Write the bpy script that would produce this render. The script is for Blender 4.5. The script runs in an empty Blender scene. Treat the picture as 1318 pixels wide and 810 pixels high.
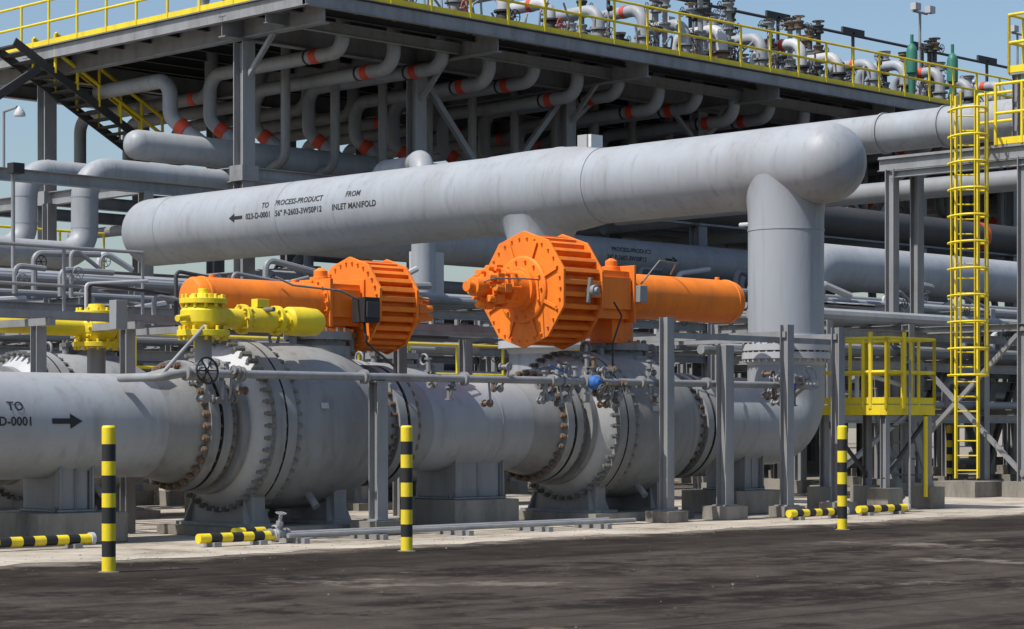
import bpy, math, random
from mathutils import Vector, Matrix
random.seed(7)
R=random.random
def U(a,b): return a+(b-a)*random.random()
scene=bpy.context.scene

# ------------------------------------------------------------------ materials
def newmat(name):
    m=bpy.data.materials.new(name); m.use_nodes=True
    nt=m.node_tree; b=nt.nodes['Principled BSDF']
    return m,nt,b
def paint(name,col,rough=0.45,dirt=(0.22,0.19,0.15),amt=0.35,metal=0.0,scale=1.2,streak=True,bump=0.02,spec=0.4,fine=9.0,dust=0.0):
    m,nt,b=newmat(name); N=nt.nodes; L=nt.links
    tc=N.new('ShaderNodeTexCoord')
    mp=N.new('ShaderNodeMapping'); mp.inputs['Scale'].default_value=(1,1,0.3 if streak else 1)
    L.new(tc.outputs['Object'],mp.inputs['Vector'])
    n1=N.new('ShaderNodeTexNoise'); n1.inputs['Scale'].default_value=scale; n1.inputs['Detail'].default_value=8; n1.inputs['Roughness'].default_value=0.65
    L.new(mp.outputs[0],n1.inputs['Vector'])
    n2=N.new('ShaderNodeTexNoise'); n2.inputs['Scale'].default_value=fine; n2.inputs['Detail'].default_value=6; n2.inputs['Roughness'].default_value=0.7
    L.new(mp.outputs[0],n2.inputs['Vector'])
    cr=N.new('ShaderNodeValToRGB'); cr.color_ramp.elements[0].position=0.42; cr.color_ramp.elements[1].position=0.72
    L.new(n1.outputs['Fac'],cr.inputs['Fac'])
    mu=N.new('ShaderNodeMath'); mu.operation='MULTIPLY'; L.new(cr.outputs['Color'],mu.inputs[0]); L.new(n2.outputs['Fac'],mu.inputs[1])
    m2=N.new('ShaderNodeMath'); m2.operation='MULTIPLY'; L.new(mu.outputs[0],m2.inputs[0]); m2.inputs[1].default_value=amt*1.8
    mx=N.new('ShaderNodeMix'); mx.data_type='RGBA'
    mx.inputs['A'].default_value=(*col,1); mx.inputs['B'].default_value=(*dirt,1)
    L.new(m2.outputs[0],mx.inputs['Factor']); res=mx.outputs['Result']
    if dust>0:
        # thin vertical run-off streaks and settled sandy dust
        mp2=N.new('ShaderNodeMapping'); mp2.inputs['Scale'].default_value=(7,7,0.35); L.new(tc.outputs['Object'],mp2.inputs['Vector'])
        n3=N.new('ShaderNodeTexNoise'); n3.inputs['Scale'].default_value=1.0; n3.inputs['Detail'].default_value=5; L.new(mp2.outputs[0],n3.inputs['Vector'])
        r3=N.new('ShaderNodeMapRange'); r3.inputs['From Min'].default_value=0.55; r3.inputs['From Max'].default_value=0.75; r3.inputs['To Max'].default_value=dust; L.new(n3.outputs['Fac'],r3.inputs['Value'])
        mx3=N.new('ShaderNodeMix'); mx3.data_type='RGBA'; L.new(r3.outputs[0],mx3.inputs['Factor']); L.new(res,mx3.inputs['A']); mx3.inputs['B'].default_value=(dirt[0]*.75,dirt[1]*.7,dirt[2]*.65,1)
        res=mx3.outputs['Result']
        ge=N.new('ShaderNodeNewGeometry'); sx=N.new('ShaderNodeSeparateXYZ'); L.new(ge.outputs['Normal'],sx.inputs[0])
        r4=N.new('ShaderNodeMapRange'); r4.inputs['From Min'].default_value=0.6; r4.inputs['From Max'].default_value=1.0; r4.inputs['To Max'].default_value=0.5; L.new(sx.outputs['Z'],r4.inputs['Value'])
        m5=N.new('ShaderNodeMath'); m5.operation='MULTIPLY'; L.new(r4.outputs[0],m5.inputs[0]); L.new(n2.outputs['Fac'],m5.inputs[1])
        mx4=N.new('ShaderNodeMix'); mx4.data_type='RGBA'; L.new(m5.outputs[0],mx4.inputs['Factor']); L.new(res,mx4.inputs['A']); mx4.inputs['B'].default_value=(0.44,0.41,0.36,1)
        res=mx4.outputs['Result']
    L.new(res,b.inputs['Base Color'])
    rr=N.new('ShaderNodeMapRange'); rr.inputs['To Min'].default_value=rough-0.08; rr.inputs['To Max'].default_value=rough+0.2
    L.new(n2.outputs['Fac'],rr.inputs['Value']); L.new(rr.outputs[0],b.inputs['Roughness'])
    b.inputs['Metallic'].default_value=metal; b.inputs['Specular IOR Level'].default_value=spec
    bp=N.new('ShaderNodeBump'); bp.inputs['Strength'].default_value=0.25; bp.inputs['Distance'].default_value=bump
    L.new(n2.outputs['Fac'],bp.inputs['Height']); L.new(bp.outputs[0],b.inputs['Normal'])
    return m
GRAY=paint('gray_pipe_paint',(0.315,0.335,0.358),0.42,(0.18,0.17,0.16),0.5,dust=.33)
GRAYL=paint('light_gray_paint',(0.45,0.46,0.47),0.45,(0.25,0.22,0.19),0.45)
GRAYD=paint('valve_gray_paint',(0.255,0.265,0.268),0.5,(0.13,0.115,0.10),0.6,dust=.45)
GRAYB=paint('background_gray_paint',(0.24,0.25,0.26),0.5,(0.11,0.10,0.09),0.5)
STEEL=paint('galvanised_steel',(0.27,0.275,0.28),0.5,(0.12,0.11,0.10),0.6,metal=0.1,scale=2.5)
STEELD=paint('dark_steel',(0.055,0.055,0.055),0.6,(0.035,0.03,0.03),0.6)
ORANGE=paint('orange_paint',(0.86,0.215,0.018),0.5,(0.42,0.12,0.035),0.6,scale=3.0,spec=.3)
YELLOW=paint('yellow_paint',(0.80,0.62,0.02),0.5,(0.42,0.29,0.06),0.55,scale=3.0)
RED=paint('red_band_paint',(0.58,0.065,0.03),0.5,(0.3,0.05,0.03),0.4)
GREEN=paint('green_paint',(0.03,0.17,0.12),0.45,(0.05,0.08,0.05),0.4)
BLUE=paint('blue_paint',(0.03,0.14,0.42),0.45,(0.05,0.06,0.1),0.4)
BLACK=paint('black_paint',(0.018,0.018,0.018),0.5,(0.06,0.055,0.05),0.4)
RUST=paint('rusty_bolts',(0.17,0.12,0.08),0.7,(0.08,0.045,0.028),0.8,scale=8,streak=False)
BOLT=paint('bolt_steel',(0.17,0.17,0.16),0.5,(0.08,0.065,0.05),0.7,scale=8,streak=False)
CONC=paint('concrete_plinth',(0.27,0.25,0.215),0.9,(0.09,0.08,0.068),0.95,scale=1.6,bump=0.05,fine=22,spec=0.2)
STONE=paint('stone',(0.16,0.145,0.13),0.9,(0.09,0.08,0.068),0.95,scale=4,bump=0.02,fine=22,spec=0.2)
WHITE=paint('white_paint',(0.7,0.7,0.68),0.5,(0.3,0.28,0.25),0.3)

# ------------------------------------------------------------------ mesh builder
def fr(d):
    d=d.normalized()
    up=Vector((0,0,1)) if abs(d.z)<0.95 else Vector((0,1,0))
    x=d.cross(up).normalized(); y=x.cross(d).normalized()
    return x,y
class MB:
    def __init__(s,name,bevel=0):
        s.name=name; s.v=[]; s.f=[]; s.mi=[]; s.mats=[]; s.bevel=bevel
    def mid(s,m):
        if m not in s.mats: s.mats.append(m)
        return s.mats.index(m)
    def add(s,vs,fs,m):
        o=len(s.v); k=s.mid(m)
        s.v.extend([tuple(v) for v in vs])
        for f in fs: s.f.append([o+i for i in f]); s.mi.append(k)
    def box(s,x0,x1,y0,y1,z0,z1,m):
        vs=[(x,y,z) for x in(x0,x1) for y in(y0,y1) for z in(z0,z1)]
        s.add(vs,[(0,1,3,2),(4,6,7,5),(0,4,5,1),(2,3,7,6),(0,2,6,4),(1,5,7,3)],m)
    def cb(s,c,d,m): s.box(c[0]-d[0]/2,c[0]+d[0]/2,c[1]-d[1]/2,c[1]+d[1]/2,c[2]-d[2]/2,c[2]+d[2]/2,m)
    def lathe(s,o,d,prof,m,seg=48,caps=True,rot=0.0):
        o=Vector(o); d=Vector(d).normalized(); x,y=fr(d)
        cs=[(math.cos(rot+2*math.pi*i/seg),math.sin(rot+2*math.pi*i/seg)) for i in range(seg)]
        vs=[]
        for p in prof:
            t,r=p[0],p[1]
            for c,sn in cs: vs.append(o+d*t+(x*c+y*sn)*r)
        base=len(s.v); s.v.extend([tuple(v) for v in vs])
        for k in range(len(prof)-1):
            mm=prof[k][2] if len(prof[k])>2 else m
            kk=s.mid(mm)
            for i in range(seg):
                j=(i+1)%seg
                s.f.append([base+k*seg+i,base+k*seg+j,base+(k+1)*seg+j,base+(k+1)*seg+i]); s.mi.append(kk)
        if caps:
            kk=s.mid(m)
            if prof[0][1]>1e-4: s.f.append([base+i for i in range(seg)][::-1]); s.mi.append(kk)
            if prof[-1][1]>1e-4: s.f.append([base+(len(prof)-1)*seg+i for i in range(seg)]); s.mi.append(kk)
    def cyl(s,p0,p1,r,m,seg=12,r1=None,caps=True):
        p0=Vector(p0);p1=Vector(p1); L=(p1-p0).length
        if L<1e-6: return
        s.lathe(p0,p1-p0,[(0,r),(L,r if r1 is None else r1)],m,seg,caps)
    def bolts(s,o,d,rad,n,br,t0,t1,m,rot=0):
        o=Vector(o); d=Vector(d).normalized(); x,y=fr(d)
        for i in range(n):
            a=rot+2*math.pi*i/n; c=o+(x*math.cos(a)+y*math.sin(a))*rad
            s.cyl(c+d*t0,c+d*t1,br,m,6)
    def sweep(s,pts,r,m,seg=12,caps=True,closed=False):
        pts=[Vector(p) for p in pts]; n=len(pts)
        d0=(pts[1]-pts[0]).normalized(); x,y=fr(d0)
        vs=[]
        for i in range(n):
            if closed: t=(pts[(i+1)%n]-pts[i-1]).normalized()
            elif i==0: t=d0
            elif i==n-1: t=(pts[-1]-pts[-2]).normalized()
            else: t=((pts[i+1]-pts[i]).normalized()+(pts[i]-pts[i-1]).normalized()).normalized()
            x=(x-t*x.dot(t)).normalized(); y=t.cross(x)
            for k in range(seg):
                a=2*math.pi*k/seg; vs.append(pts[i]+(x*math.cos(a)+y*math.sin(a))*r)
        fs=[]
        for i in range(n if closed else n-1):
            i2=(i+1)%n
            for k in range(seg):
                j=(k+1)%seg; fs.append((i*seg+k,i*seg+j,i2*seg+j,i2*seg+k))
        if caps and not closed:
            fs.append(tuple(range(seg))[::-1]); fs.append(tuple((n-1)*seg+k for k in range(seg)))
        s.add(vs,fs,m)
    def pipe(s,pts,r,m,bend=None,seg=12,nb=7,weld=False):
        bend=bend or r*2.6
        P=[Vector(p) for p in pts]; out=[P[0]]
        for i in range(1,len(P)-1):
            a=(P[i-1]-P[i]); b=(P[i+1]-P[i]); la,lb=a.length,b.length; a.normalize(); b.normalize()
            ang=a.angle(b); 
            if ang>math.pi-0.02: out.append(P[i]); continue
            tl=bend/math.tan(ang/2); tl=min(tl,la*0.49,lb*0.49); br=tl*math.tan(ang/2)
            c=P[i]+(a+b).normalized()*(br/math.sin(ang/2))
            p0=P[i]+a*tl; p1=P[i]+b*tl; v0=p0-c; v1=p1-c; tot=v0.angle(v1)
            ax=v0.cross(v1).normalized()
            for k in range(nb+1):
                out.append(c+Matrix.Rotation(tot*k/nb,3,ax)@v0)
            if weld:
                s.cyl(p0-(-a)*0.012,p0+(-a)*0.012,r+0.006,m,seg); s.cyl(p1-b*0.012,p1+b*0.012,r+0.006,m,seg)
        out.append(P[-1])
        s.sweep(out,r,m,seg)
    def hb(s,p0,p1,w,h,m,t=None,side=None):
        """H-section beam"""
        p0=Vector(p0);p1=Vector(p1);d=(p1-p0); t=t or max(0.012,min(w,h)*0.09)
        x,y=fr(d)
        if side is not None:
            x=Vector(side).normalized(); y=x.cross(d.normalized()).normalized()
        a=w/2;b=h/2;q=t/2
        pr=[(-a,-b),(a,-b),(a,-b+t),(q,-b+t),(q,b-t),(a,b-t),(a,b),(-a,b),(-a,b-t),(-q,b-t),(-q,-b+t),(-a,-b+t)]
        vs=[p0+x*u+y*v for u,v in pr]+[p1+x*u+y*v for u,v in pr]
        fs=[(i,(i+1)%12,12+(i+1)%12,12+i) for i in range(12)]
        fs+=[(0,1,2,3,10,11)[::-1],(3,4,9,10)[::-1],(4,5,6,7,8,9)[::-1]]
        fs+=[(12,13,14,15,22,23),(15,16,21,22),(16,17,18,19,20,21)]
        s.add(vs,fs,m)
    def bar(s,p0,p1,w,h,m):
        p0=Vector(p0);p1=Vector(p1);x,y=fr(p1-p0)
        vs=[p+x*u+y*v for p in(p0,p1) for u,v in((-w/2,-h/2),(w/2,-h/2),(w/2,h/2),(-w/2,h/2))]
        s.add(vs,[(0,1,5,4),(1,2,6,5),(2,3,7,6),(3,0,4,7),(3,2,1,0),(4,5,6,7)],m)
    def ring(s,c,n,R_,r,m,seg=20,k=6):
        x,y=fr(Vector(n)); c=Vector(c)
        s.sweep([c+(x*math.cos(2*math.pi*i/seg)+y*math.sin(2*math.pi*i/seg))*R_ for i in range(seg)],r,m,k,closed=True)
    def wheel(s,c,n,R_,m):
        s.ring(c,n,R_,R_*0.09,m,18,6); x,y=fr(Vector(n)); c=Vector(c)
        for i in range(3):
            a=i*math.pi/3; d=(x*math.cos(a)+y*math.sin(a))*R_; s.cyl(c-d,c+d,R_*0.06,m,5)
        nn=Vector(n).normalized(); s.cyl(c-nn*R_*0.9,c+nn*R_*0.15,R_*0.1,m,6)
    def railx(s,p0,p1,m,h=1.1,step=1.5,toe=True,r=0.024):
        p0=Vector(p0);p1=Vector(p1);d=p1-p0;n=max(1,round(d.length/step))
        for i in range(n+1):
            q=p0+d*i/n; s.cyl(q,q+Vector((0,0,h)),r,m,8)
        for f in(1.0,0.52): s.cyl(p0+Vector((0,0,h*f)),p1+Vector((0,0,h*f)),r,m,8)
        if toe: s.bar(p0+Vector((0,0,0.07)),p1+Vector((0,0,0.07)),0.012,0.13,m)
    def done(s,smooth=35,parent=None):
        me=bpy.data.meshes.new(s.name); me.from_pydata(s.v,[],s.f)
        for m in s.mats: me.materials.append(m)
        me.polygons.foreach_set('material_index',s.mi)
        me.polygons.foreach_set('use_smooth',[True]*len(s.f)); me.update()
        me.set_sharp_from_angle(angle=math.radians(smooth))
        ob=bpy.data.objects.new(s.name,me); scene.collection.objects.link(ob)
        if s.bevel:
            b=ob.modifiers.new('bevel','BEVEL'); b.width=s.bevel; b.segments=2; b.limit_method='ANGLE'
        if parent: ob.parent=parent
        return ob

H0=1.35; B1=21.76; B2=27.2; AH=27.9; ZH=5.45

# ------------------------------------------------------------------ ground
def ground_mat():
    m,nt,b=newmat('asphalt'); N=nt.nodes; L=nt.links
    tc=N.new('ShaderNodeTexCoord')
    def noise(sc,det=8,ro=0.6,vec=None):
        n=N.new('ShaderNodeTexNoise'); n.inputs['Scale'].default_value=sc; n.inputs['Detail'].default_value=det; n.inputs['Roughness'].default_value=ro
        L.new(vec or tc.outputs['Object'],n.inputs['Vector']); return n.outputs['Fac']
    def ramp(v,p0,p1):
        r=N.new('ShaderNodeMapRange'); r.inputs['From Min'].default_value=p0; r.inputs['From Max'].default_value=p1; r.interpolation_type='SMOOTHSTEP'
        L.new(v,r.inputs['Value']); return r.outputs[0]
    def math_(op,a,c):
        x=N.new('ShaderNodeMath'); x.operation=op
        for i,q in enumerate((a,c)):
            if isinstance(q,(int,float)): x.inputs[i].default_value=q
            else: L.new(q,x.inputs[i])
        return x.outputs[0]
    def mix(f,a,c):
        x=N.new('ShaderNodeMix'); x.data_type='RGBA'; L.new(f,x.inputs['Factor'])
        for k,q in(('A',a),('B',c)):
            if isinstance(q,tuple): x.inputs[k].default_value=(*q,1)
            else: L.new(q,x.inputs[k])
        return x.outputs['Result']
    def mapped(sc,rot):
        mp=N.new('ShaderNodeMapping'); mp.inputs['Scale'].default_value=sc; mp.inputs['Rotation'].default_value=(0,0,rot); L.new(tc.outputs['Object'],mp.inputs['Vector']); return mp.outputs[0]
    v1=mapped((0.8,1.0,1),math.radians(12)); v2=mapped((0.08,1.3,1),math.radians(18)); v3=mapped((0.05,3.2,1),math.radians(8))
    big=ramp(noise(0.5,9,0.68,v1),0.42,0.58)
    med=noise(2.1,12,0.76); fine=noise(30,6,0.82)
    c=mix(big,(0.026,0.019,0.015),(0.085,0.068,0.054))
    c=mix(math_('MULTIPLY',ramp(med,0.46,0.62),0.6),c,(0.135,0.112,0.090))
    tr1=ramp(noise(0.9,6,0.6,v2),0.53,0.62)
    c=mix(math_('MULTIPLY',tr1,0.4),c,(0.13,0.108,0.088))
    tr3=ramp(noise(1.0,4,0.5,v3),0.57,0.64)
    c=mix(math_('MULTIPLY',tr3,0.5),c,(0.022,0.017,0.014))
    pale=ramp(noise(0.30,10,0.74,mapped((1,1,1),0.6)),0.565,0.63)
    c=mix(math_('MULTIPLY',pale,0.75),c,(0.27,0.23,0.185))
    blot=ramp(noise(0.9,10,0.72),0.55,0.62); c=mix(math_('MULTIPLY',blot,0.8),c,(0.020,0.015,0.012))
    c=mix(math_('MULTIPLY',ramp(fine,0.54,0.70),0.45),c,(0.18,0.155,0.125))
    c=mix(math_('MULTIPLY',ramp(fine,0.46,0.32),0.6),c,(0.020,0.016,0.013))
    sp=N.new('ShaderNodeSeparateXYZ'); L.new(tc.outputs['Object'],sp.inputs[0])
    yy=math_('ADD',sp.outputs['Y'],math_('MULTIPLY',noise(1.1,9,0.75),2.6))
    # darker band just in front of the pad, dust at its edge
    band=math_('MULTIPLY',ramp(yy,16.2,17.6),math_('SUBTRACT',1.0,ramp(yy,19.0,19.5)))
    c=mix(math_('MULTIPLY',band,0.6),c,(0.028,0.021,0.017))
    edge=ramp(yy,19.2,19.9)
    c=mix(math_('MULTIPLY',edge,0.8),c,(0.34,0.295,0.24))
    L.new(c,b.inputs['Base Color']); b.inputs['Roughness'].default_value=0.95; b.inputs['Specular IOR Level'].default_value=0.12
    bp=N.new('ShaderNodeBump'); bp.inputs['Strength'].default_value=0.9; bp.inputs['Distance'].default_value=0.035
    L.new(math_('ADD',fine,math_('MULTIPLY',med,2.5)),bp.inputs['Height']); L.new(bp.outputs[0],b.inputs['Normal'])
    return m
def pad_mat():
    m,nt,b=newmat('concrete_pad'); N=nt.nodes; L=nt.links
    tc=N.new('ShaderNodeTexCoord')
    n=N.new('ShaderNodeTexNoise'); n.inputs['Scale'].default_value=0.9; n.inputs['Detail'].default_value=10; n.inputs['Roughness'].default_value=0.75; L.new(tc.outputs['Object'],n.inputs['Vector'])
    n2=N.new('ShaderNodeTexNoise'); n2.inputs['Scale'].default_value=30; n2.inputs['Detail'].default_value=6; L.new(tc.outputs['Object'],n2.inputs['Vector'])
    r=N.new('ShaderNodeValToRGB'); e=r.color_ramp.elements; e[0].position=0.34; e[0].color=(0.17,0.14,0.11,1); e[1].position=0.62; e[1].color=(0.50,0.445,0.365,1)
    x=r.color_ramp.elements.new(0.48); x.color=(0.40,0.35,0.28,1)
    L.new(n.outputs['Fac'],r.inputs['Fac'])
    br=N.new('ShaderNodeTexBrick'); br.offset=0; br.inputs['Scale'].default_value=1; br.inputs['Brick Width'].default_value=3; br.inputs['Row Height'].default_value=3; br.inputs['Mortar Size'].default_value=0.012
    br.inputs['Color1'].default_value=(1,1,1,1); br.inputs['Color2'].default_value=(0.9,0.9,0.9,1); br.inputs['Mortar'].default_value=(0.35,0.33,0.3,1)
    L.new(tc.outputs['Object'],br.inputs['Vector'])
    mx=N.new('ShaderNodeMix'); mx.data_type='RGBA'; mx.blend_type='MULTIPLY'; mx.inputs['Factor'].default_value=1
    L.new(r.outputs['Color'],mx.inputs['A']); L.new(br.outputs['Color'],mx.inputs['B']); L.new(mx.outputs['Result'],b.inputs['Base Color'])
    b.inputs['Roughness'].default_value=0.92; b.inputs['Specular IOR Level'].default_value=0.2
    bp=N.new('ShaderNodeBump'); bp.inputs['Strength'].default_value=0.5; bp.inputs['Distance'].default_value=0.015; L.new(n2.outputs['Fac'],bp.inputs['Height']); L.new(bp.outputs[0],b.inputs['Normal'])
    return m
ASPH=ground_mat(); PAD=pad_mat()
g=MB('ground'); g.add([(-600,-600,0),(900,-600,0),(900,900,0),(-600,900,0)],[(0,1,2,3)],ASPH); g.done()
def ragged_pad(name,x0,x1,y0,y1,z):
    p=MB(name); n=int((x1-x0)/0.2); vs=[];fs=[]
    for i in range(n+1):
        x=x0+(x1-x0)*i/n
        vs+= [(x,y0+0.12*math.sin(x*1.7)+0.09*math.sin(x*5.3+1)+U(-0.08,0.08),z),(x,y1,z)]
    for i in range(n): fs.append((2*i,2*i+2,2*i+3,2*i+1))
    p.add(vs,fs,PAD); return p.done()
ragged_pad('concrete_pavement',-10,72,18.45,25.2,0.004)
ragged_pad('concrete_pavement',-10,31,25.2,60,0.008)
gv=MB('scattered_gravel')
for k in range(1500):
    x=U(6,34); y=U(10,19.8) if R()<.3 else U(17.6,19.4); r=U(.004,.012)*(1.7 if R()<.04 else 1)
    vs=[(x+r*U(.7,1.2),y,.008),(x,y+r*U(.7,1.2),.008),(x-r,y,.008),(x,y-r,.008),(x+r*.2,y,.006+r*U(.6,1.1))]
    gv.add(vs,[(0,1,4),(1,2,4),(2,3,4),(3,0,4)],STONE)
gv.done()

# ------------------------------------------------------------------ valve lines
def ball_valve(x,y,z=H0,stem=1.8):
    m=MB('ball_valve'); o=(x,y,z); d=(1,0,0)
    prof=[(-.62,.612),(-.5,.625),(-.22,.69),(-.13,.70),(-.13,.79),(0,.79),(0.0,.64,STEELD),(.05,.64,STEELD),(.05,.79),(.18,.79),(.18,.71),(.30,.72),(.30,.84),(.40,.84),(.40,.80,GRAYL),(.52,.90,GRAYL),(.60,.97,GRAYL),(.62,.985),(.62,1.07),(.77,1.07),(.77,1.02,STEELD),(.80,1.02,STEELD),(.80,1.07),(.94,1.07),(.94,1.0),(1.0,1.02),(1.3,1.04),(1.6,1.045),(1.9,1.03),(2.15,.99),(2.4,.92),(2.58,.84),(2.66,.78),(2.68,.72),(2.86,.71),(2.86,.79),(2.99,.79),(2.99,.64,STEELD),(3.04,.64,STEELD),(3.04,.79),(3.17,.79),(3.17,.70),(3.26,.69),(3.5,.625),(3.62,.612)]
    m.lathe(o,d,prof,GRAYD,72,caps=False)
    m.bolts(o,d,.735,32,.028,-.21,.26,RUST); m.bolts(o,d,.735,32,.045,-.19,-.13,RUST); m.bolts(o,d,.735,32,.045,.18,.24,RUST)
    m.bolts(o,d,.735,32,.028,2.78,3.25,RUST); m.bolts(o,d,.735,32,.045,3.17,3.23,RUST)
    m.bolts(o,d,1.03,44,.037,.53,.62,BOLT); m.bolts(o,d,1.03,44,.026,.48,1.04,BOLT); m.bolts(o,d,1.03,44,.037,.94,1.0,BOLT)
    sx=x+stem
    m.lathe((sx,y,z+.85),(0,0,1),[(0,.42),(.16,.42),(.16,.36),(.24,.36),(.24,.44),(.34,.44),(.34,.22),(.75,.22)],GRAYD,32)
    m.bolts((sx,y,z+.85),(0,0,1),.39,16,.022,.22,.39,BOLT)
    for dx in(-.5,.45):
        m.cyl((sx+dx,y-.12,z+.95),(sx+dx,y-.12,z+1.17),.05,GRAYD,10); m.cyl((sx+dx,y-.12,z+1.13),(sx+dx,y-.12,z+1.19),.08,BOLT,6)
        m.ring((sx+dx*1.5,y-.05,z+1.1),(1,0,0),.09,.02,GRAYD,14)
    m.add([(x+1.35,y-1.052*math.cos(a),z+1.052*math.sin(a)) for a in(.20,.27)]+[(x+1.47,y-1.052*math.cos(a),z+1.052*math.sin(a)) for a in(.27,.20)],[(0,1,2,3)],GRAYL)
    m.cyl((x+1.5,y-.55,z-.80),(x+1.5,y-.75,z-1.0),.05,GRAYD,10)
    for fx in(x+.70,x+2.0):
        m.box(fx-.10,fx+.10,y-.62,y+.62,0.16,z-.80,GRAYD); m.box(fx-.22,fx+.22,y-.75,y+.75,0.12,0.165,GRAYD)
        for dy in(-.6,.6):
            m.add([(fx-.2,y+dy,.165),(fx+.2,y+dy,.165),(fx+.05,y+dy*.7,z-.55),(fx-.05,y+dy*.7,z-.55),(fx-.2,y+dy+.03,.165),(fx+.2,y+dy+.03,.165),(fx+.05,y+dy*.7+.03,z-.55),(fx-.05,y+dy*.7+.03,z-.55)],[(0,1,2,3),(7,6,5,4),(0,4,5,1),(1,5,6,2),(2,6,7,3),(3,7,4,0)],GRAYD)
    m.box(x+.3,x+2.4,y-.9,y+.9,0.009,0.125,CONC)
    return m.done()
ball_valve(16.1,B1,stem=2.15)
ball_valve(22.2,B1,stem=1.75)
ball_valve(16.7,B2); ball_valve(22.6,B2)

pl=MB('valve_pipeline')
pl.cyl((6,B1,H0),(15.5,B1,H0),.61,GRAY,72); pl.cyl((19.7,B1,H0),(21.6,B1,H0),.61,GRAY,72)
for xw in(12.2,21.0): pl.cyl((xw-.012,B1,H0),(xw+.012,B1,H0),.615,GRAY,72)
pl.pipe([(25.8,B1,H0),(AH,B1,H0),(AH,B1,2.35)],.61,GRAY,bend=.95,seg=64,nb=12)
pl.lathe((AH,B1,2.3),(0,0,1),[(0,.61),(.1,.64),(.1,.70),(.20,.70),(.20,.62),(.23,.62),(.23,.70),(.33,.70),(.33,.64),(.48,.62)],GRAYL,64)
pl.bolts((AH,B1,2.3),(0,0,1),.67,32,.022,.05,.38,GRAYL)
pl.done()
p2=MB('rear_pipeline')
p2.cyl((2,B2,H0),(16.1,B2,H0),.61,GRAY,48); p2.cyl((20.3,B2,H0),(22.0,B2,H0),.61,GRAY,48)
p2.pipe([(26.2,B2,H0),(AH,B2,H0),(AH,B2,2.6)],.55,GRAY,bend=.9,seg=48,nb=10)
p2.lathe((AH,B2,2.6),(0,0,1),[(0,.55),(.1,.6),(.1,.74),(.23,.74),(.23,.58),(.27,.58),(.27,.74),(.40,.74),(.40,.6),(.5,.56)],GRAYL,48)
p2.done()

# overhead inlet header
h=MB('inlet_header_pipe')
Y0=38.65
left=[(-.62*math.cos(math.pi/2*k/12),.71*math.sin(math.pi/2*k/12)+1e-4) for k in range(13)]
body=[(.9,.71),(.9,.716),(.93,.716),(.93,.71),(4.9,.71),(4.9,.716),(4.93,.716),(4.93,.71),(10.35,.71),(10.35,.718),(10.38,.72),(10.9,.735),(11.5,.745),(12.0,.742),(12.0,.75),(12.04,.75),(12.1,.738),(12.35,.725),(12.6,.695),(12.85,.66),(13.0,.645),(13.0,.652),(13.03,.652),(13.03,.64),(15.95,.63),(15.95,.64),(15.98,.64),(16.5,.645),(17.1,.64),(17.55,.63)]
right=[(17.7+.6*math.sin(math.pi/2*k/12),.625*math.cos(math.pi/2*k/12)+1e-4) for k in range(13)]
h.lathe((AH,Y0,ZH),(0,-1,0),left+body+right,GRAY,96,caps=False)
def branch(y,r,z0,Rh,r1,fh):
    """extruded tee outlet: rings that blend into the saddle line on the header"""
    seg=72; n=12
    zlow=ZH-Rh-fh
    h.lathe((AH,y,0),(0,0,1),[(z0,r),(zlow-.03,r),(zlow-.03,r+.008),(zlow,r+.008),(zlow,r)],GRAY,seg,caps=False)
    vs=[];fs=[]
    for k in range(n+1):
        f=k/n; rr=r+(r1-r)*(f**2.4)
        for i in range(seg):
            a=2*math.pi*i/seg
            zj=ZH-math.sqrt(max(1e-4,(Rh-.01)**2-(r1*math.cos(a))**2))
            vs.append((AH+rr*math.cos(a),y+rr*math.sin(a),zlow+(zj-zlow)*(1-(1-f)**1.15)))
    for k in range(n):
        for i in range(seg):
            j=(i+1)%seg; fs.append((k*seg+i,k*seg+j,(k+1)*seg+j,(k+1)*seg+i))
    h.add(vs,fs,GRAY)
branch(B1,.60,2.78,.645,.635,.35); branch(B2,.56,3.05,.742,.728,.35)
h.done()

def wrap_text(mb,text,size,fn,mat=BLACK,off=.018):
    cu=bpy.data.curves.new('t','FONT'); cu.body=text; cu.size=size; cu.offset=size*off; cu.resolution_u=3; cu.space_character=1.03
    ob=bpy.data.objects.new('t',cu); scene.collection.objects.link(ob)
    bpy.context.view_layer.update()
    dg=bpy.context.evaluated_depsgraph_get(); me=bpy.data.meshes.new_from_object(ob.evaluated_get(dg))
    vs=[fn(v.co.x,v.co.y) for v in me.vertices]; mb.add(vs,[tuple(p.vertices) for p in me.polygons],mat)
    bpy.data.objects.remove(ob)
def on_header(y0,t0,r=.7165):
    def f(s,t):
        ph=(t+t0)/.71; return (AH-r*math.cos(ph),y0-s,ZH+r*math.sin(ph))
    return f
mk=MB('pipe_marking')
for txt,y,t in(("TO",34.15,.16),("PROCESS-PRODUCT",33.75,.18),("FROM",31.65,.20),("023-D-0001",34.62,-.03),('56" P-2603-3WS0P12',33.70,-.03),("INLET MANIFOLD",32.0,-.03)):
    wrap_text(mk,txt,.155,on_header(y,t))
f=on_header(35.15,.02)
def arrow(f,L,hh):
    return [f(0,0),f(L*.4,hh),f(L*.4,hh*.35),f(L,hh*.35),f(L,-hh*.35),f(L*.4,-hh*.35),f(L*.4,-hh)]
mk.add(arrow(f,.42,.09),[(0,1,2,5,6),(2,3,4,5)],BLACK)
mk.done()
mk=MB('pipe_marking')
def on_line(x0,t0,sg=1,r=.617):
    def f(s,t):
        ph=(t+t0)/.61; return (x0+sg*s,B1-r*math.cos(ph),H0+r*math.sin(ph))
    return f
wrap_text(mk,"TO",.145,on_line(13.32,.17)); wrap_text(mk,"023-D-0001",.14,on_line(12.93,.0))
f=on_line(14.28,.05,-1); mk.add(arrow(f,.40,.085),[(0,1,2,5,6),(2,3,4,5)],BLACK)
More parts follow.
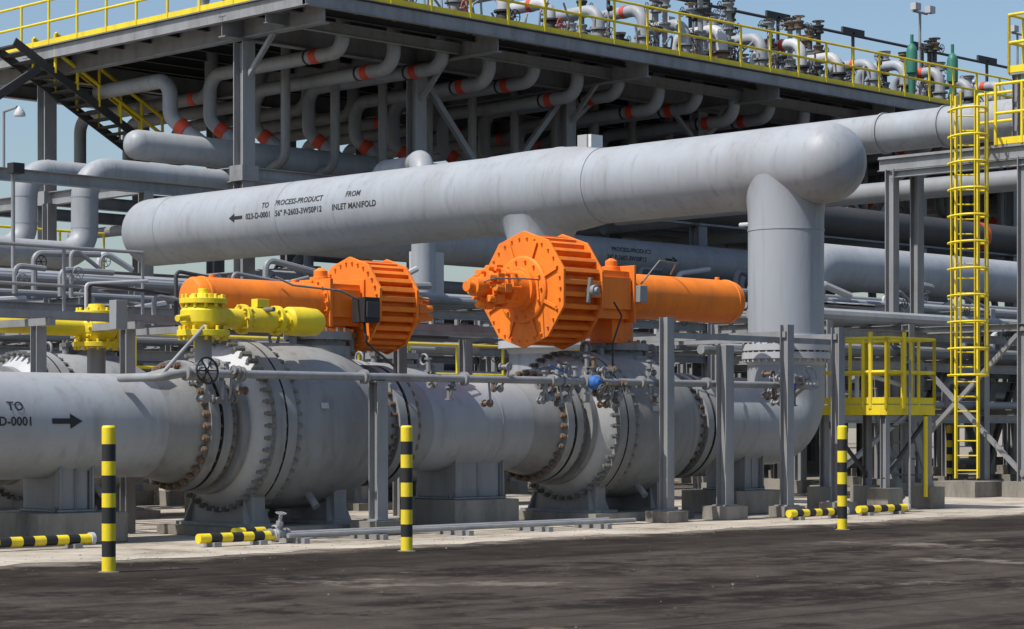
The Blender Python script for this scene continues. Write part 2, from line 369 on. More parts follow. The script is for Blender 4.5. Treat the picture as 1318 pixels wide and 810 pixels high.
mk.done()

# ------------------------------------------------------------------ actuators
def actuator(cx,zc,stem,drum_dir,dr,dth,d0,hubL,cr,c0,c1,y=B1):
    m=MB('valve_actuator',bevel=0.006); s=drum_dir; o=Vector((cx,y,zc)); d=(s,0,0)
    for t in(d0,d0+dth-.04): m.lathe(o,d,[(t,dr*1.08),(t+.04,dr*1.08)],ORANGE,10,rot=math.pi/2)
    m.lathe(o,d,[(d0+.03,dr*.86),(d0+dth-.03,dr*.86)],ORANGE,28,rot=0)
    X,Yv=fr(Vector(d))
    for i in range(28):
        a=2*math.pi*(i+.5)/28; rad=X*math.cos(a)+Yv*math.sin(a); tn=-X*math.sin(a)+Yv*math.cos(a)
        p=o+Vector(d)*(d0+.035)+rad*dr*.93; q=o+Vector(d)*(d0+dth-.035)+rad*dr*.93
        w=.032; hh=dr*.085
        vs=[c+tn*u*w+rad*v*hh for c in(p,q) for u,v in((-1,-1),(1,-1),(1,1),(-1,1))]
        m.add(vs,[(0,1,5,4),(1,2,6,5),(2,3,7,6),(3,0,4,7),(3,2,1,0),(4,5,6,7)],ORANGE)
    e=d0+dth
    m.lathe(o,d,[(e,dr*.62),(e+.03,dr*.62),(e+.05,dr*.58)],ORANGE,32)
    m.lathe(o,d,[(e+.05,dr*.40),(e+.13,dr*.40),(e+.13,dr*.34),(e+hubL*.35,dr*.30),(e+hubL*.35,dr*.37),(e+hubL*.42,dr*.37),(e+hubL*.42,dr*.22),(e+hubL*.62,dr*.22),(e+hubL*.62,dr*.30),(e+hubL*.68,dr*.30),(e+hubL*.68,dr*.19),(e+hubL*.9,dr*.17),(e+hubL*.9,dr*.1),(e+hubL,dr*.1)],ORANGE,28)
    m.bolts(o,d,dr*.53,14,.022,e,e+.085,ORANGE); m.bolts(o,d,dr*.95,30,.018,e-.02,e+.03,ORANGE); m.bolts(o,d,dr*.95,30,.018,d0-.03,d0+.02,ORANGE)
    for i in range(8):
        a=2*math.pi*(i+.5)/8; rad=X*math.cos(a)+Yv*math.sin(a); m.bar(o+Vector(d)*(e+.02)+rad*dr*.6,o+Vector(d)*(e+.02)+rad*dr*.93,.02,.05,ORANGE)
    m.bolts(o,d,dr*.34,8,.03,e+hubL*.28,e+hubL*.5,ORANGE); m.bolts(o,d,dr*.27,8,.028,e+hubL*.55,e+hubL*.76,ORANGE)
    for k,(dy,dz) in enumerate(((-.2,.12),(-.16,-.16),(.14,.2),(-.05,-.24),(.1,.26),(-.28,-.02))):
        c=o+Vector((s*(e+hubL*U(.35,.75)),dy*dr/.74,dz*dr/.74)); m.cyl(c,c+Vector((s*.2,0,0)),.05,ORANGE,10); m.cb(c,(.13,.12,.12),ORANGE)
    m.pipe([o+Vector((s*(e+hubL*.8),-.05,.05)),o+Vector((s*(e+hubL*.8),-.3,.1)),o+Vector((s*(e+hubL*.3),-.34,.12)),o+Vector((s*(e+.02),-.34,.12))],.012,BOLT,seg=6)
    a0,a1=sorted((-s*c0,s*d0))
    m.cb((cx+(a0+a1)/2,y,zc-.02),((a1-a0),cr*1.9,cr*2.1),ORANGE)
    m.box(cx+a0+.05,cx+a1-.05,y-cr*1.12,y+cr*1.12,zc-cr*.7,zc+cr*.7,ORANGE)
    m.box(cx+a0-.02,cx+a0+.03,y-cr*1.2,y+cr*1.2,zc-cr*1.2,zc+cr*1.2,ORANGE)
    m.box(cx+a1-.03,cx+a1+.015,y-cr*1.25,y+cr*1.25,zc-cr*1.25,zc+cr*1.25,ORANGE)
    m.lathe((stem,y,zc+cr*1.0),(0,0,1),[(0,.14),(.08,.14),(.08,.09),(.16,.09),(.2,.03)],ORANGE,20)
    m.box(stem-.22,stem+.22,y-.22,y+.22,H0+1.19,zc-cr,ORANGE); m.box(stem-.3,stem+.3,y-.3,y+.3,H0+1.19,H0+1.23,ORANGE)
    dd=(-s,0,0); L=c1-c0
    m.lathe((cx-s*c0,y,zc),dd,[(0,cr*1.18),(.05,cr*1.18),(.05,cr*1.0),(.12,cr*1.0),(L-.2,cr*1.0),(L-.2,cr*1.03),(L-.16,cr*1.03),(L-.16,cr*.99),(L-.06,cr*.97),(L-.015,cr*.86),(L,cr*.6)],ORANGE,48)
    m.bolts((cx-s*c0,y,zc),dd,cr*1.1,16,.018,-.03,.08,ORANGE)
    for t in(c0+.35,c1-.35): m.cyl((cx-s*t,y,zc+cr*.95),(cx-s*t,y,zc+cr*1.12),.04,ORANGE,10)
    return m
A2=actuator(23.75,3.25,23.8,-1,.76,.82,.95,1.10,.33,.12,2.8)
A2.lathe((22.5,B1-.75,3.22),(0,-1,0),[(0,.05),(.1,.05),(.1,.08),(.16,.08),(.16,.05),(.2,.04)],STEEL,14)
A2.cyl((22.45,B1-.8,3.05),(22.5,B1-.8,3.4),.035,BOLT,8)
A2.pipe([(23.2,B1-.6,3.1),(23.2,B1-.75,2.9),(22.9,B1-.85,2.5),(22.9,B1-.85,2.0)],.015,BLACK,seg=6)
A2.pipe([(24.0,B1-.4,3.4),(24.3,B1-.5,3.75),(24.9,B1-.3,3.75),(25.0,B1-.1,3.6)],.014,BOLT,seg=6)
A2.cb((23.95,B1-.45,3.25),(.16,.1,.24),GRAYD)
A2.done()
A1=actuator(18.42,2.91,18.3,1,.58,.68,.36,.62,.255,.20,2.2)
A1.box(18.50,18.76,B1-.62,B1-.38,2.66,2.98,BLACK); A1.box(18.53,18.73,B1-.64,B1-.62,2.72,2.92,STEELD)
A1.pipe([(18.6,B1-.5,2.66),(18.6,B1-.55,2.4),(18.9,B1-.75,2.1),(18.9,B1-.8,1.9)],.018,BLACK,seg=6)
A1.pipe([(18.5,B1-.5,2.95),(18.2,B1-.5,3.05),(17.6,B1-.3,3.1),(17.4,B1-.2,3.2)],.015,BOLT,seg=6)
A1.done()

def yellow_op(x,y,z,kind):
    m=MB('yellow_gear_operator',bevel=0.004)
    if kind==0:
        m.lathe((x,y,z),(1,0,0),[(-3.2,.10),(-1.0,.10),(-1.0,.15),(-.94,.15),(-.94,.11),(-.3,.11),(-.3,.2),(-.22,.2),(-.22,.16),(.1,.16),(.1,.2),(.16,.2),(.16,.1),(.3,.1)],YELLOW,24)
        m.lathe((x-.1,y,z-.24),(0,0,1),[(0,.30),(.06,.30),(.06,.2),(.18,.27),(.30,.27),(.40,.2),(.40,.27),(.46,.27),(.46,.12),(.55,.10)],YELLOW,28)
        m.bolts((x-.1,y,z-.24),(0,0,1),.26,12,.022,-.04,.1,YELLOW); m.bolts((x-.1,y,z-.24),(0,0,1),.24,12,.022,.36,.5,YELLOW)
        m.bolts((x,y,z),(1,0,0),.17,10,.02,-.34,-.18,YELLOW)
        m.wheel((x+.1,y-.35,z+.05),(0,-1,0),.13,YELLOW)
        m.cyl((x-.1,y,z-.26),(x-.1,y,1.9),.12,GRAYD,16)
    else:
        m.lathe((x,y,z-.24),(0,0,1),[(0,.31),(.07,.31),(.07,.2),(.16,.27),(.30,.27),(.38,.2),(.38,.28),(.44,.28),(.44,.16),(.5,.14),(.5,.06),(.56,.06)],YELLOW,28)
        m.bolts((x,y,z-.24),(0,0,1),.27,12,.025,-.05,.12,YELLOW); m.bolts((x,y,z-.24),(0,0,1),.24,12,.025,.33,.49,YELLOW)
        m.lathe((x,y,z-.02),(1,0,0),[(.2,.12),(.55,.12),(.55,.18),(.60,.18),(.60,.13),(.66,.15),(1.0,.15),(1.06,.13),(1.06,.18),(1.12,.18),(1.12,.09),(1.24,.09),(1.24,.14),(1.28,.175),(1.5,.18),(1.7,.165),(1.78,.12),(1.8,.04)],YELLOW,28)
        m.bolts((x,y,z-.02),(1,0,0),.155,8,.02,.5,.65,YELLOW); m.bolts((x,y,z-.02),(1,0,0),.155,8,.02,1.02,1.17,YELLOW)
        m.cb((x+.85,y,z+.18),(.18,.12,.1),YELLOW); m.cyl((x+.85,y-.05,z+.1),(x+.85,y-.26,z+.1),.03,BOLT,8)
        m.cyl((x,y,z-.24),(x,y,1.95),.1,GRAYD,16)
        m.cyl((x-.45,y-.1,z-.05),(x-.1,y,z),.04,YELLOW,10); m.cyl((x-.1,y-.2,z-.1),(x-.9,y-.35,z-.75),.025,STEEL,8)
        m.cb((x-.85,y+.5,z+.0),(.16,.14,.34),STEEL)
    m.done()
yellow_op(16.45,23.9,2.6,0); yellow_op(15.85,20.98,2.64,1)

# ------------------------------------------------------------------ pipe saddles and plinths
def saddle(x,y,z=H0,r=.61,w=.95,ph=.36):
    m=MB('pipe_saddle',bevel=0.015)
    m.box(x-.6,x+.6,y-.55,y+.55,.009,ph,CONC)
    m.box(x-w/2,x+w/2,y-.42,y+.42,ph,ph+.03,GRAYD)
    for dx in(-w/2+.02,0,w/2-.04): m.box(x+dx,x+dx+.025,y-.36,y+.36,ph+.03,z-r+.12,GRAYD)
    m.box(x-w/2+.06,x+w/2-.06,y-.34,y-.315,ph+.03,z-r+.20,GRAYD); m.box(x-w/2+.06,x+w/2-.06,y+.315,y+.34,ph+.03,z-r+.20,GRAYD)
    for dx in(-w/2+.02,w/2-.04): m.box(x+dx,x+dx+.025,y-.41,y-.36,ph+.03,z-r+.22,GRAYD)
    for dx in(-w/2-.03,w/2+.03): m.cyl((x+dx,y-.35,ph),(x+dx,y-.35,ph+.07),.03,BOLT,6)
    m.done()
saddle(14.35,B1,w=.5); saddle(20.75,B1); saddle(26.6,B1,w=.5); saddle(15,B2); saddle(21.2,B2); saddle(11,B1)

# ------------------------------------------------------------------ front instrument pipe and posts
ip=MB('instrument_pipe')
yb=20.5; zi=1.95
ip.pipe([(14.9,21.3,1.9),(14.9,yb,1.9),(15.2,yb,zi),(27.1,yb,zi),(27.1,yb+.3,zi),(27.1,yb+.6,zi-.2)],.05,STEEL,seg=12)
for xx in(16.0,17.9,19.6,21.9,23.0,24.4,26.2):
    ip.lathe((xx,yb,zi),(1,0,0),[(0,.09),(.025,.09),(.025,.055),(.035,.055),(.035,.09),(.06,.09)],STEEL,14)
def fitting(m,x,y,z,wm,n=(0,-1,0),big=.09,wr=.15):
    m.lathe((x-.14,y,z),(1,0,0),[(0,big),(.04,big),(.04,big*.6),(.10,big*.95),(.18,big*.95),(.24,big*.6),(.24,big),(.28,big)],STEEL,12)
    nn=Vector(n); p=Vector((x,y,z)); m.cyl(p,p+nn*.25,big*.35,STEEL,8); m.lathe(p+nn*.1,nn,[(0,big*.7),(.05,big*.7)],STEEL,8)
    m.wheel(p+nn*.26,nn,wr,BLACK if wm is BLUE else wm)
fitting(ip,15.35,yb-.02,zi+.0,BLACK,(0,-.9,.1),wr=.15)
fitting(ip,21.35,yb,zi,BLUE,(0,-.3,.9),.08,.08); ip.bar((21.15,yb-.05,zi+.2),(21.45,yb-.1,zi+.1),.03,.02,BLUE)
fitting(ip,22.0,yb,zi,STEEL,(0,-.8,-.4),.09,.07); ip.lathe((21.98,yb-.02,zi-.02),(0,-1,0),[(0,.07),(.06,.10),(.13,.09),(.18,.04)],BLUE,16)
fitting(ip,26.5,yb-.05,zi+.08,STEEL,(0,-.9,.1),.07,.17); ip.cb((26.3,yb-.08,zi-.02),(.12,.1,.1),BLUE)
for cx0,cnt in((15.7,14),(21.4,20),(22.3,24),(26.2,14),(19.3,5),(23.4,8),(20.0,4)):
    for k in range(cnt):
        x=cx0+U(-.4,.4); z=zi+U(-.32,.22); y=yb+U(-.08,.15); L=U(.05,.16); ax=random.choice([(1,0,0),(0,0,1),(0,1,0)])
        ip.lathe((x,y,z),ax,[(0,.055),(.02,.055),(.02,.03),(L,.03),(L,.05),(L+.025,.05)],random.choice([STEEL,STEEL,GRAYD,BOLT,RUST]),8)
        ip.cyl((x,y,z),(x,yb,zi),.016,STEEL,6)
ip.done()
def small_post(x,y,top,base=.009,pl_=.34,w=.15,cap=0,ph=.16):
    m=MB('steel_post')
    m.box(x-pl_/2,x+pl_/2,y-pl_/2,y+pl_/2,.009,base+ph,CONC)
    m.box(x-.13,x+.13,y-.13,y+.13,base+ph,base+ph+.02,STEEL)
    m.hb((x,y,base+ph+.02),(x,y,top),w,w,STEEL,.014,side=(1,0,0))
    if cap: m.box(x-cap,x+cap,y-.08,y+.08,top,top+.02,STEEL)
    m.done()
small_post(18.15,yb-.02,1.88,.02,.5,.17,.12); small_post(23.35,20.3,2.86,0,.42); small_post(24.62,20.3,2.5,0,.46,.18,ph=.2); small_post(26.05,20.3,2.84,0,.38); small_post(27.3,20.3,2.84,.03,.4)
cf=MB('steel_access_frame')
for z in(2.62,): cf.bar((23.3,20.42,z),(27.6,20.42,z),.07,.08,STEEL)
for x in(26.05,27.3): cf.bar((x,20.3,2.70),(x,24.6,2.70),.08,.09,STEEL)
for x in(22.0,23.35,26.05,27.3): cf.hb((x+.05,24.4,.01),(x+.05,24.4,2.66),.15,.15,STEEL)
for y in(23.4,24.4): cf.bar((20,y,2.76),(27.3,y,2.76),.1,.1,STEEL)
for x in(13.4,14.9,16.2,17.4):
    cf.hb((x,23.0,.01),(x,23.0,2.55),.14,.14,STEEL); cf.bar((x,22.7,2.6),(x,26,2.6),.09,.09,STEEL)
for y in(22.75,23.2,24.9): cf.bar((8,y,2.69),(18.4,y,2.69),.07,.08,STEEL)
cf.railx((8,25.9,2.7),(18.5,25.9,2.7),STEEL,1.1,1.4,False)
for k in range(5): cf.cyl((8,24.2+k*.3,2.78),(20,24.2+k*.3,2.78),.03,random.choice([STEEL,GRAYL]),8)
cf.box(17.6,22.0,23.3,24.3,2.60,2.64,STEELD)
for k in range(12):
    x=U(9,20); cf.pipe([(x,24.6,2.7),(x,24.6,U(3.0,3.5)),(x+U(.5,1.6),24.6,U(3.0,3.5))],U(.02,.04),random.choice([STEEL,GRAYL,STEELD]),seg=8,nb=4)
cf.done()

def hazard(name,p0,p1,r,n):
    m=MB(name); p0=Vector(p0);p1=Vector(p1)
    for i in range(n): m.cyl(p0+(p1-p0)*i/n,p0+(p1-p0)*(i+1)/n,r,YELLOW if i%2==0 else BLACK,20,caps=(i in(0,n-1)))
    return m
for a,b_,n in(((12.4,20.6),(14.0,20.6),11),((14.85,19.75),(15.9,19.75),7),((16.0,20.6),(16.6,20.6),4),((25.0,19.45),(26.3,19.45),9),((27.0,19.7),(28.2,19.7),7)):
    m=hazard('striped_guard_pipe',(a[0],a[1],.10),(b_[0],b_[1],.10),.055,n)
    m.cyl((b_[0],b_[1],.10),(b_[0]+.05,b_[1],.10),.072,GRAYL,16); m.cb((a[0]+.2,a[1],.03),(.1,.2,.05),STEEL); m.cb((b_[0]-.2,b_[1],.03),(.1,.2,.05),STEEL); m.done()
gp=MB('ground_conduit')
for k,(y,r) in enumerate(((19.6,.03),(19.8,.035),(20.0,.03))):
    gp.cyl((16.0,y,.07+r),(21.9-k*.3,y,.07+r),r,STEEL,10)
for x in(16.2,17.4,18.8,20.2,21.3): gp.cb((x,19.8,.035),(.08,.6,.06),STEEL)
fitting(gp,15.98,19.75,.12,STEEL,(0,-.2,.9),.06,.06)
gp.done()

def bollard(x,y):
    m=MB('striped_bollard')
    hgt=1.33; n=9; r=.064; z=0
    for i in range(n):
        z2=hgt*(i+1)/n+(U(-.012,.012) if i<n-1 else 0)
        m.cyl((x,y,z),(x,y,z2),r,BLACK if i%2==1 else YELLOW,28,caps=False); z=z2
    m.lathe((x,y,hgt),(0,0,1),[(0,r),(.012,r*.94),(.02,r*.8),(.022,.0001)],YELLOW,28)
    m.lathe((x,y,0),(0,0,1),[(0.002,.10),(.010,.09),(.012,.063)],STONE,20)
    m.done()
for p in((11.80,17.05),(16.03,17.63),(23.32,17.27),(40.64,27.24)): bollard(*p)

# ------------------------------------------------------------------ small yellow access platform
ap=MB('yellow_access_platform')
x0,x1,y0,y1,zd=28.97,30.30,20.60,21.95,1.62
ap.box(x0,x1,y0,y1,zd-.04,zd,STEEL)
for a,b_ in(((x0,y0),(x1,y0)),((x1,y0),(x1,y1)),((x1,y1),(x0,y1)),((x0,y1),(x0,y0))):
    ap.bar((a[0],a[1],zd-.02),(b_[0],b_[1],zd-.02),.03,.16,YELLOW)
    ap.railx((a[0],a[1],zd),(b_[0],b_[1],zd),YELLOW,1.12,.5,False,r=.028)
    ap.bar((a[0],a[1],zd+.13),(b_[0],b_[1],zd+.13),.012,.10,YELLOW)
ap.cyl((x0+.45,y0-.03,zd),(x0+.45,y0-.03,zd+1.22),.035,YELLOW,8); ap.cyl((x0,y0+.3,zd),(x0,y0+.3,zd+1.22),.035,YELLOW,8)
for x in(x0+.08,x1-.08):
    for y in(y0+.08,y1-.08):
        ap.hb((x,y,.36),(x,y,zd-.1),.11,.11,STEEL); ap.box(x-.2,x+.2,y-.2,y+.2,.009,.36,CONC)
ap.bar((x0+.08,y0+.1,.5),(x1-.08,y0+.1,1.45),.05,.05,STEELD); ap.bar((x0+.08,y1-.1,1.45),(x1-.08,y1-.1,.5),.05,.05,STEELD)
for k in range(5): ap.bar((x1+.12+k*.13,y0+.5,zd-.28-k*.27),(x1+.12+k*.13,y1-.25,zd-.28-k*.27),.2,.03,STEEL)
for y in(y0+.48,y1-.22): ap.bar((x1,y,zd-.05),(x1+.72,y,.1),.03,.16,STEEL)
ap.cyl((x0+.5,y0-.1,.0),(x0+.5,y0-.1,2.4),.02,STEEL,8); ap.cyl((x0+1.0,y0-.06,.2),(x0+1.0,y0-.06,1.5),.035,YELLOW,8)
ap.done()

# ------------------------------------------------------------------ caged ladder with upper platform (right)
ld=MB('yellow_caged_ladder')
lx,ly=35.8,23.6
ux=Vector((.7071,-.7071,0)); uf=Vector((.7071,.7071,0))
c=Vector((lx,ly,0))
for s in(-.21,.21): ld.bar(c+ux*s+Vector((0,0,.35)),c+ux*s+Vector((0,0,7.6)),.07,.035,YELLOW)
z=.5
while z<7.5: ld.cyl(c-ux*.21+Vector((0,0,z)),c+ux*.21+Vector((0,0,z)),.016,YELLOW,6); z+=.28
z=2.3
while z<7.6:
    pts=[c+ux*(.36*math.cos(t))-uf*(.72*math.sin(t))+Vector((0,0,z)) for t in [math.pi*i/12 for i in range(13)]]
    ld.sweep([c+ux*.21+Vector((0,0,z))]+pts+[c-ux*.21+Vector((0,0,z))],.026,YELLOW,6); z+=.5
for t in(.1,.28,.5,.72,.9):
    q=c+ux*.36*math.cos(math.pi*t)-uf*.72*math.sin(math.pi*t); ld.bar(q+Vector((0,0,2.3)),q+Vector((0,0,7.6)),.05,.012,YELLOW)
ld.box(lx-.5,lx+.5,ly-.5,ly+.5,0,.3,CONC)
ld.done()
up=MB('upper_access_platform')
up.box(36.15,37.1,18,25.9,6.62,6.66,STEEL)
up.hb((36.2,18,6.5),(36.2,25.9,6.5),.14,.24,STEEL); up.hb((37.05,18,6.5),(37.05,25.9,6.5),.14,.24,STEEL)
up.railx((36.15,18,6.66),(36.15,23.2,6.66),YELLOW,1.15,.6,True,r=.03); up.railx((37.1,18,6.66),(37.1,24.2,6.66),YELLOW,1.15,.9,True,r=.03)
for y in(19.0,22.6,25.6):
    for x in(36.2,37.05): up.hb((x,y,.3),(x,y,6.4),.2,.2,STEEL,side=(1,0,0)); up.box(x-.3,x+.3,y-.3,y+.3,.0,.3,CONC)
for k,(z0,z1) in enumerate(((.4,3.2),(3.2,6.3))):
    if k==0: up.bar((36.2,22.6,z0),(36.2,25.6,z1),.08,.08,STEEL); up.bar((36.2,25.6,z0),(36.2,22.6,z1),.08,.08,STEEL)
    up.hb((36.2,19,z1),(36.2,25.6,z1),.14,.14,STEEL)
up.box(36.3,37.3,19,23.0,7.98,8.02,STEEL); up.railx((36.3,19,8.02),(36.3,23.0,8.02),YELLOW,1.1,.6,True,r=.03); up.railx((36.3,23.0,8.02),(37.3,23.0,8.02),YELLOW,1.1,.5,True,r=.03)
for y in(19.2,22.9): up.hb((36.4,y,6.66),(36.4,y,7.98),.12,.12,STEEL)
up.done()

# ------------------------------------------------------------------ large background pipes
bp=MB('large_gray_pipe')
bp.pipe([(37.9,34,7.4),(37.9,16,7.4)],.40,GRAY,seg=40)
for y in(27.0,25.5): bp.lathe((37.9,y,7.4),(0,-1,0),[(0,.43),(.05,.43)],GRAY,40)
bp.done()
bp=MB('large_gray_pipe'); bp.pipe([(39.6,36,6.4),(39.6,16,6.4)],.22,GRAYB,seg=32); bp.done()
bp=MB('large_gray_pipe'); bp.pipe([(31.5,39.6,5.8),(52,39.6,5.8)],.51,GRAY,seg=48); bp.done()
mk=MB('pipe_marking')
def f2(x0,t0):
    def f(s,t):
        ph=(t+t0)/.51; return (x0+s,39.6-.517*math.cos(ph),5.8+.517*math.sin(ph))
    return f
wrap_text(mk,"PROCESS-PRODUCT",.17,f2(42.8,.12)); wrap_text(mk,'24" P-2607-3WS0P12',.17,f2(42.6,-.1)); mk.add(arrow(lambda s,t:f2(45.4,0)(-s,t),.5,.1),[(0,1,2,5,6),(2,3,4,5)],BLACK); mk.done()
bp=MB('large_gray_pipe'); bp.pipe([(44.2,34,3.4),(44.2,34,5.37),(75,34,5.37)],.58,GRAY,bend=.9,seg=48); bp.done()
bp=MB('large_gray_pipe'); bp.pipe([(41,37,7.0),(72,37,7.0)],.42,STEELD,seg=40); bp.cyl((56.5,37,7.0),(56.8,37,7.0),.43,RED,40); bp.done()
bp=MB('looped_gray_pipe'); bp.pipe([(36,41.6,7.05),(28.15,41.6,7.05),(28.15,41.6,5.12),(10,41.6,5.12)],.30,GRAY,bend=.62,seg=32,nb=10,weld=True); bp.done()
bp=MB('looped_gray_pipe'); bp.pipe([(36,43,7.1),(27.5,43,7.1),(27.5,43,5.3),(10,43,5.3)],.28,GRAY,bend=.6,seg=32,nb=10,weld=True); bp.done()
bp=MB('collecting_header_pipe')
bp.lathe((30.6,43.5,8.02),(1,0,0),[(0,.001),(.03,.16),(.1,.27),(.2,.33),(.32,.36),(40,.36)],GRAY,40); bp.done()
bp=MB('expansion_bend_pipe'); bp.pipe([(34.6,38.9,6.9),(34.6,38.9,7.3),(34.6,37.9,7.3),(33.6,36.4,7.3),(33.6,36.4,3.2)],.27,GRAY,bend=.6,seg=28,nb=10,weld=False); bp.done()
bp=MB('cable_duct'); bp.box(33.9,34.7,36.9,37.2,2.6,5.3,GRAYL); bp.done()
bp=MB('small_bore_piping')
for k in range(3): bp.pipe([(33.2+k*.35,27.0,5.2-k*.12),(33.2+k*.35,25.9,5.2-k*.12),(33.2+k*.35,25.9,3.7),(36,25.9,3.7)],.045,GRAYL,seg=10)
bp.done()

# ------------------------------------------------------------------ elevated manifold structure
ZD=11.0; AX=31.35; BY=37.8; AXE=92; BYE=53
st=MB('elevated_steel_platform')
cols=[32+5.43*i for i in range(11)]
for x in cols:
    for y in(40.8,49.0,52.5):
        st.hb((x,y,.3),(x,y,ZD-.75),.36,.36,STEEL,side=(1,0,0)); st.box(x-.4,x+.4,y-.4,y+.4,0,.3,CONC)
        st.box(x-.24,x+.24,y-.24,y+.24,7.02,7.38,STEEL)
    st.hb((x,BY+.1,ZD-.42),(x,BYE,ZD-.42),.25,.5,STEEL)
    st.bar((x,BY+1.9,ZD-.65),(x,40.7,ZD-1.6),.10,.10,STEEL)
    st.hb((x,40.8,7.2),(x,52.5,7.2),.22,.34,STEEL); st.hb((x,40.8,4.4),(x,52.5,4.4),.22,.34,STEEL)
for y in(40.8,49.0,52.5):
    st.hb((AX,y,ZD-.45),(AXE,y,ZD-.45),.25,.5,STEEL)
    for z in(7.2,4.4): st.hb((32,y,z),(AXE,y,z),.22,.32,STEEL)
for i in range(len(cols)-1):
    xa,xb=cols[i],cols[i+1]
    if i in(1,4,7):
        xm=(xa+xb)/2
        st.bar((xa+.1,40.8,ZD-.85),(xm,40.8,7.35),.14,.14,STEEL); st.bar((xb-.1,40.8,ZD-.85),(xm,40.8,7.35),.14,.14,STEEL)
    elif i>1:
        st.bar((xa+.1,40.8,9.4),(xa+1.2,40.8,ZD-.75),.11,.11,STEEL); st.bar((xb-.1,40.8,9.4),(xb-1.2,40.8,ZD-.75),.11,.11,STEEL)
st.box(AX,AXE,BY,BYE,ZD-.06,ZD,STEELD)  # dark colour here and on the joists paints in the under-deck shade
y=BY+.9
while y<BYE-.4: st.hb((AX+.1,y,ZD-.2),(AXE,y,ZD-.2),.12,.26,STEELD); y+=1.15
x=AX+1
while x<AXE: st.bar((x,BY+.1,ZD-.12),(x,BY+1.4,ZD-.12),.08,.12,STEEL); x+=1.2
st.hb((AX+.02,BY+.02,ZD-.18),(AXE,BY+.02,ZD-.18),.16,.34,STEEL); st.hb((AX+.02,BY+.12,ZD-.2),(AX+.02,BYE,ZD-.2),.16,.34,STEEL)
st.hb((AX,BY+1.4,ZD-.45),(AXE,BY+1.4,ZD-.45),.14,.26,STEEL)
st.hb((22,40.2,6.6),(32,40.2,6.6),.2,.26,STEEL); st.hb((22,44,4.6),(32,44,4.6),.2,.3,STEEL); st.hb((14,40.2,4.55),(31.9,40.2,4.55),.2,.3,STEEL)
for x in(15.5,20,24.4,28.8):
    for y in(40.2,44): st.hb((x,y,0),(x,y,4.5 if x<24 else 6.5),.24,.24,STEEL)
    st.hb((x,40.2,4.5),(x,44,4.5),.2,.28,STEEL)
st.done()
rl=MB('yellow_guard_rail'); rl.railx((AX+.03,BY+.02,ZD),(AXE,BY+.02,ZD),YELLOW,1.12,1.25,True,r=.034); rl.done()
rl=MB('yellow_guard_rail'); rl.railx((AX+.03,BY+.1,ZD),(AX+.03,BYE,ZD),YELLOW,1.12,1.25,True,r=.034); rl.done()
# stair down behind the left columns
sr=MB('steel_stairway')
xa,za,xb,zb,ys=30.2,10.9,34.7,8.45,48.2
for y in(ys-.5,ys+.5):
    sr.bar((xa,y,za),(xb,y,zb),.04,.22,STEELD)
    for q in(1.0,.55): sr.cyl((xa+1.2,y,za-.65+q),(xb,y,zb+q),.05,YELLOW,8)
    for k in range(6): x=xa+1.2+(xb-xa-1.2)*k/5; z=za+(zb-za)*(x-xa)/(xb-xa); sr.cyl((x,y,z),(x,y,z+1.0),.04,YELLOW,8)
for k in range(16): x=xa+(xb-xa)*(k+.5)/16; z=za+(zb-za)*(k+.5)/16; sr.box(x-.13,x+.13,ys-.48,ys+.48,z-.02,z+.02,STEELD)
sr.box(xb,xb+1.4,ys-.5,ys+.5,zb-.06,zb,STEELD)
sr.bar((25.5,ys-.5,6.6),(30.9,ys-.5,10.3),.12,.2,STEELD)
sr.done()
# goosenecks under the deck
gn=MB('gooseneck_manifold_piping')
i=0; x=33.9
while x<80:
    r=.17; zz=10.12 - (.2 if i%2 else 0); yv=44.6+(.25 if i%3==1 else 0)
    gn.pipe([(x,39.5,ZD-.1),(x,39.5,zz),(x,yv,zz),(x,yv,8.95),(x+.35,yv-.5,8.5),(x+.35,43.6,8.1)],r,GRAY,bend=.42,seg=18,nb=6)
    gn.cyl((x,40.35,zz),(x,40.58,zz),r+.012,RED,18); gn.cyl((x,40.74,zz),(x,40.80,zz),r+.012,BLACK,18)
    p=Vector((x+.12,yv-.17,8.8)); q=Vector((x+.24,yv-.34,8.65)); gn.cyl(p,q,r+.02,RED,18)
    gn.pipe([(x+.8,45.6,ZD-.1),(x+.8,45.6,9.8),(x+.8,51.5,9.8),(x+.8,51.5,8.4),(x+1.0,51.2,7.9)],r,GRAYB,bend=.42,seg=14,nb=5)
    gn.cyl((x+.8,46.2,9.8),(x+.8,46.4,9.8),r+.012,RED,14)
    gn.pipe([(x+.8,42.6,ZD-.1),(x+.8,42.6,7.9),(x+.8,43.4,7.7)],.12,STEEL,seg=10,nb=4)
    x+=1.6; i+=1
gn.done()
gn=MB('gooseneck_manifold_piping'); gn.pipe([(32.9,48,9.95),(32.9,44.9,9.95),(32.9,44.9,9.0),(33.15,44.3,8.5),(33.15,43.6,8.1)],.19,GRAY,bend=.45,seg=18); gn.cyl((33.0,44.65,8.8),(33.08,44.45,8.62),.21,RED,18); gn.done()

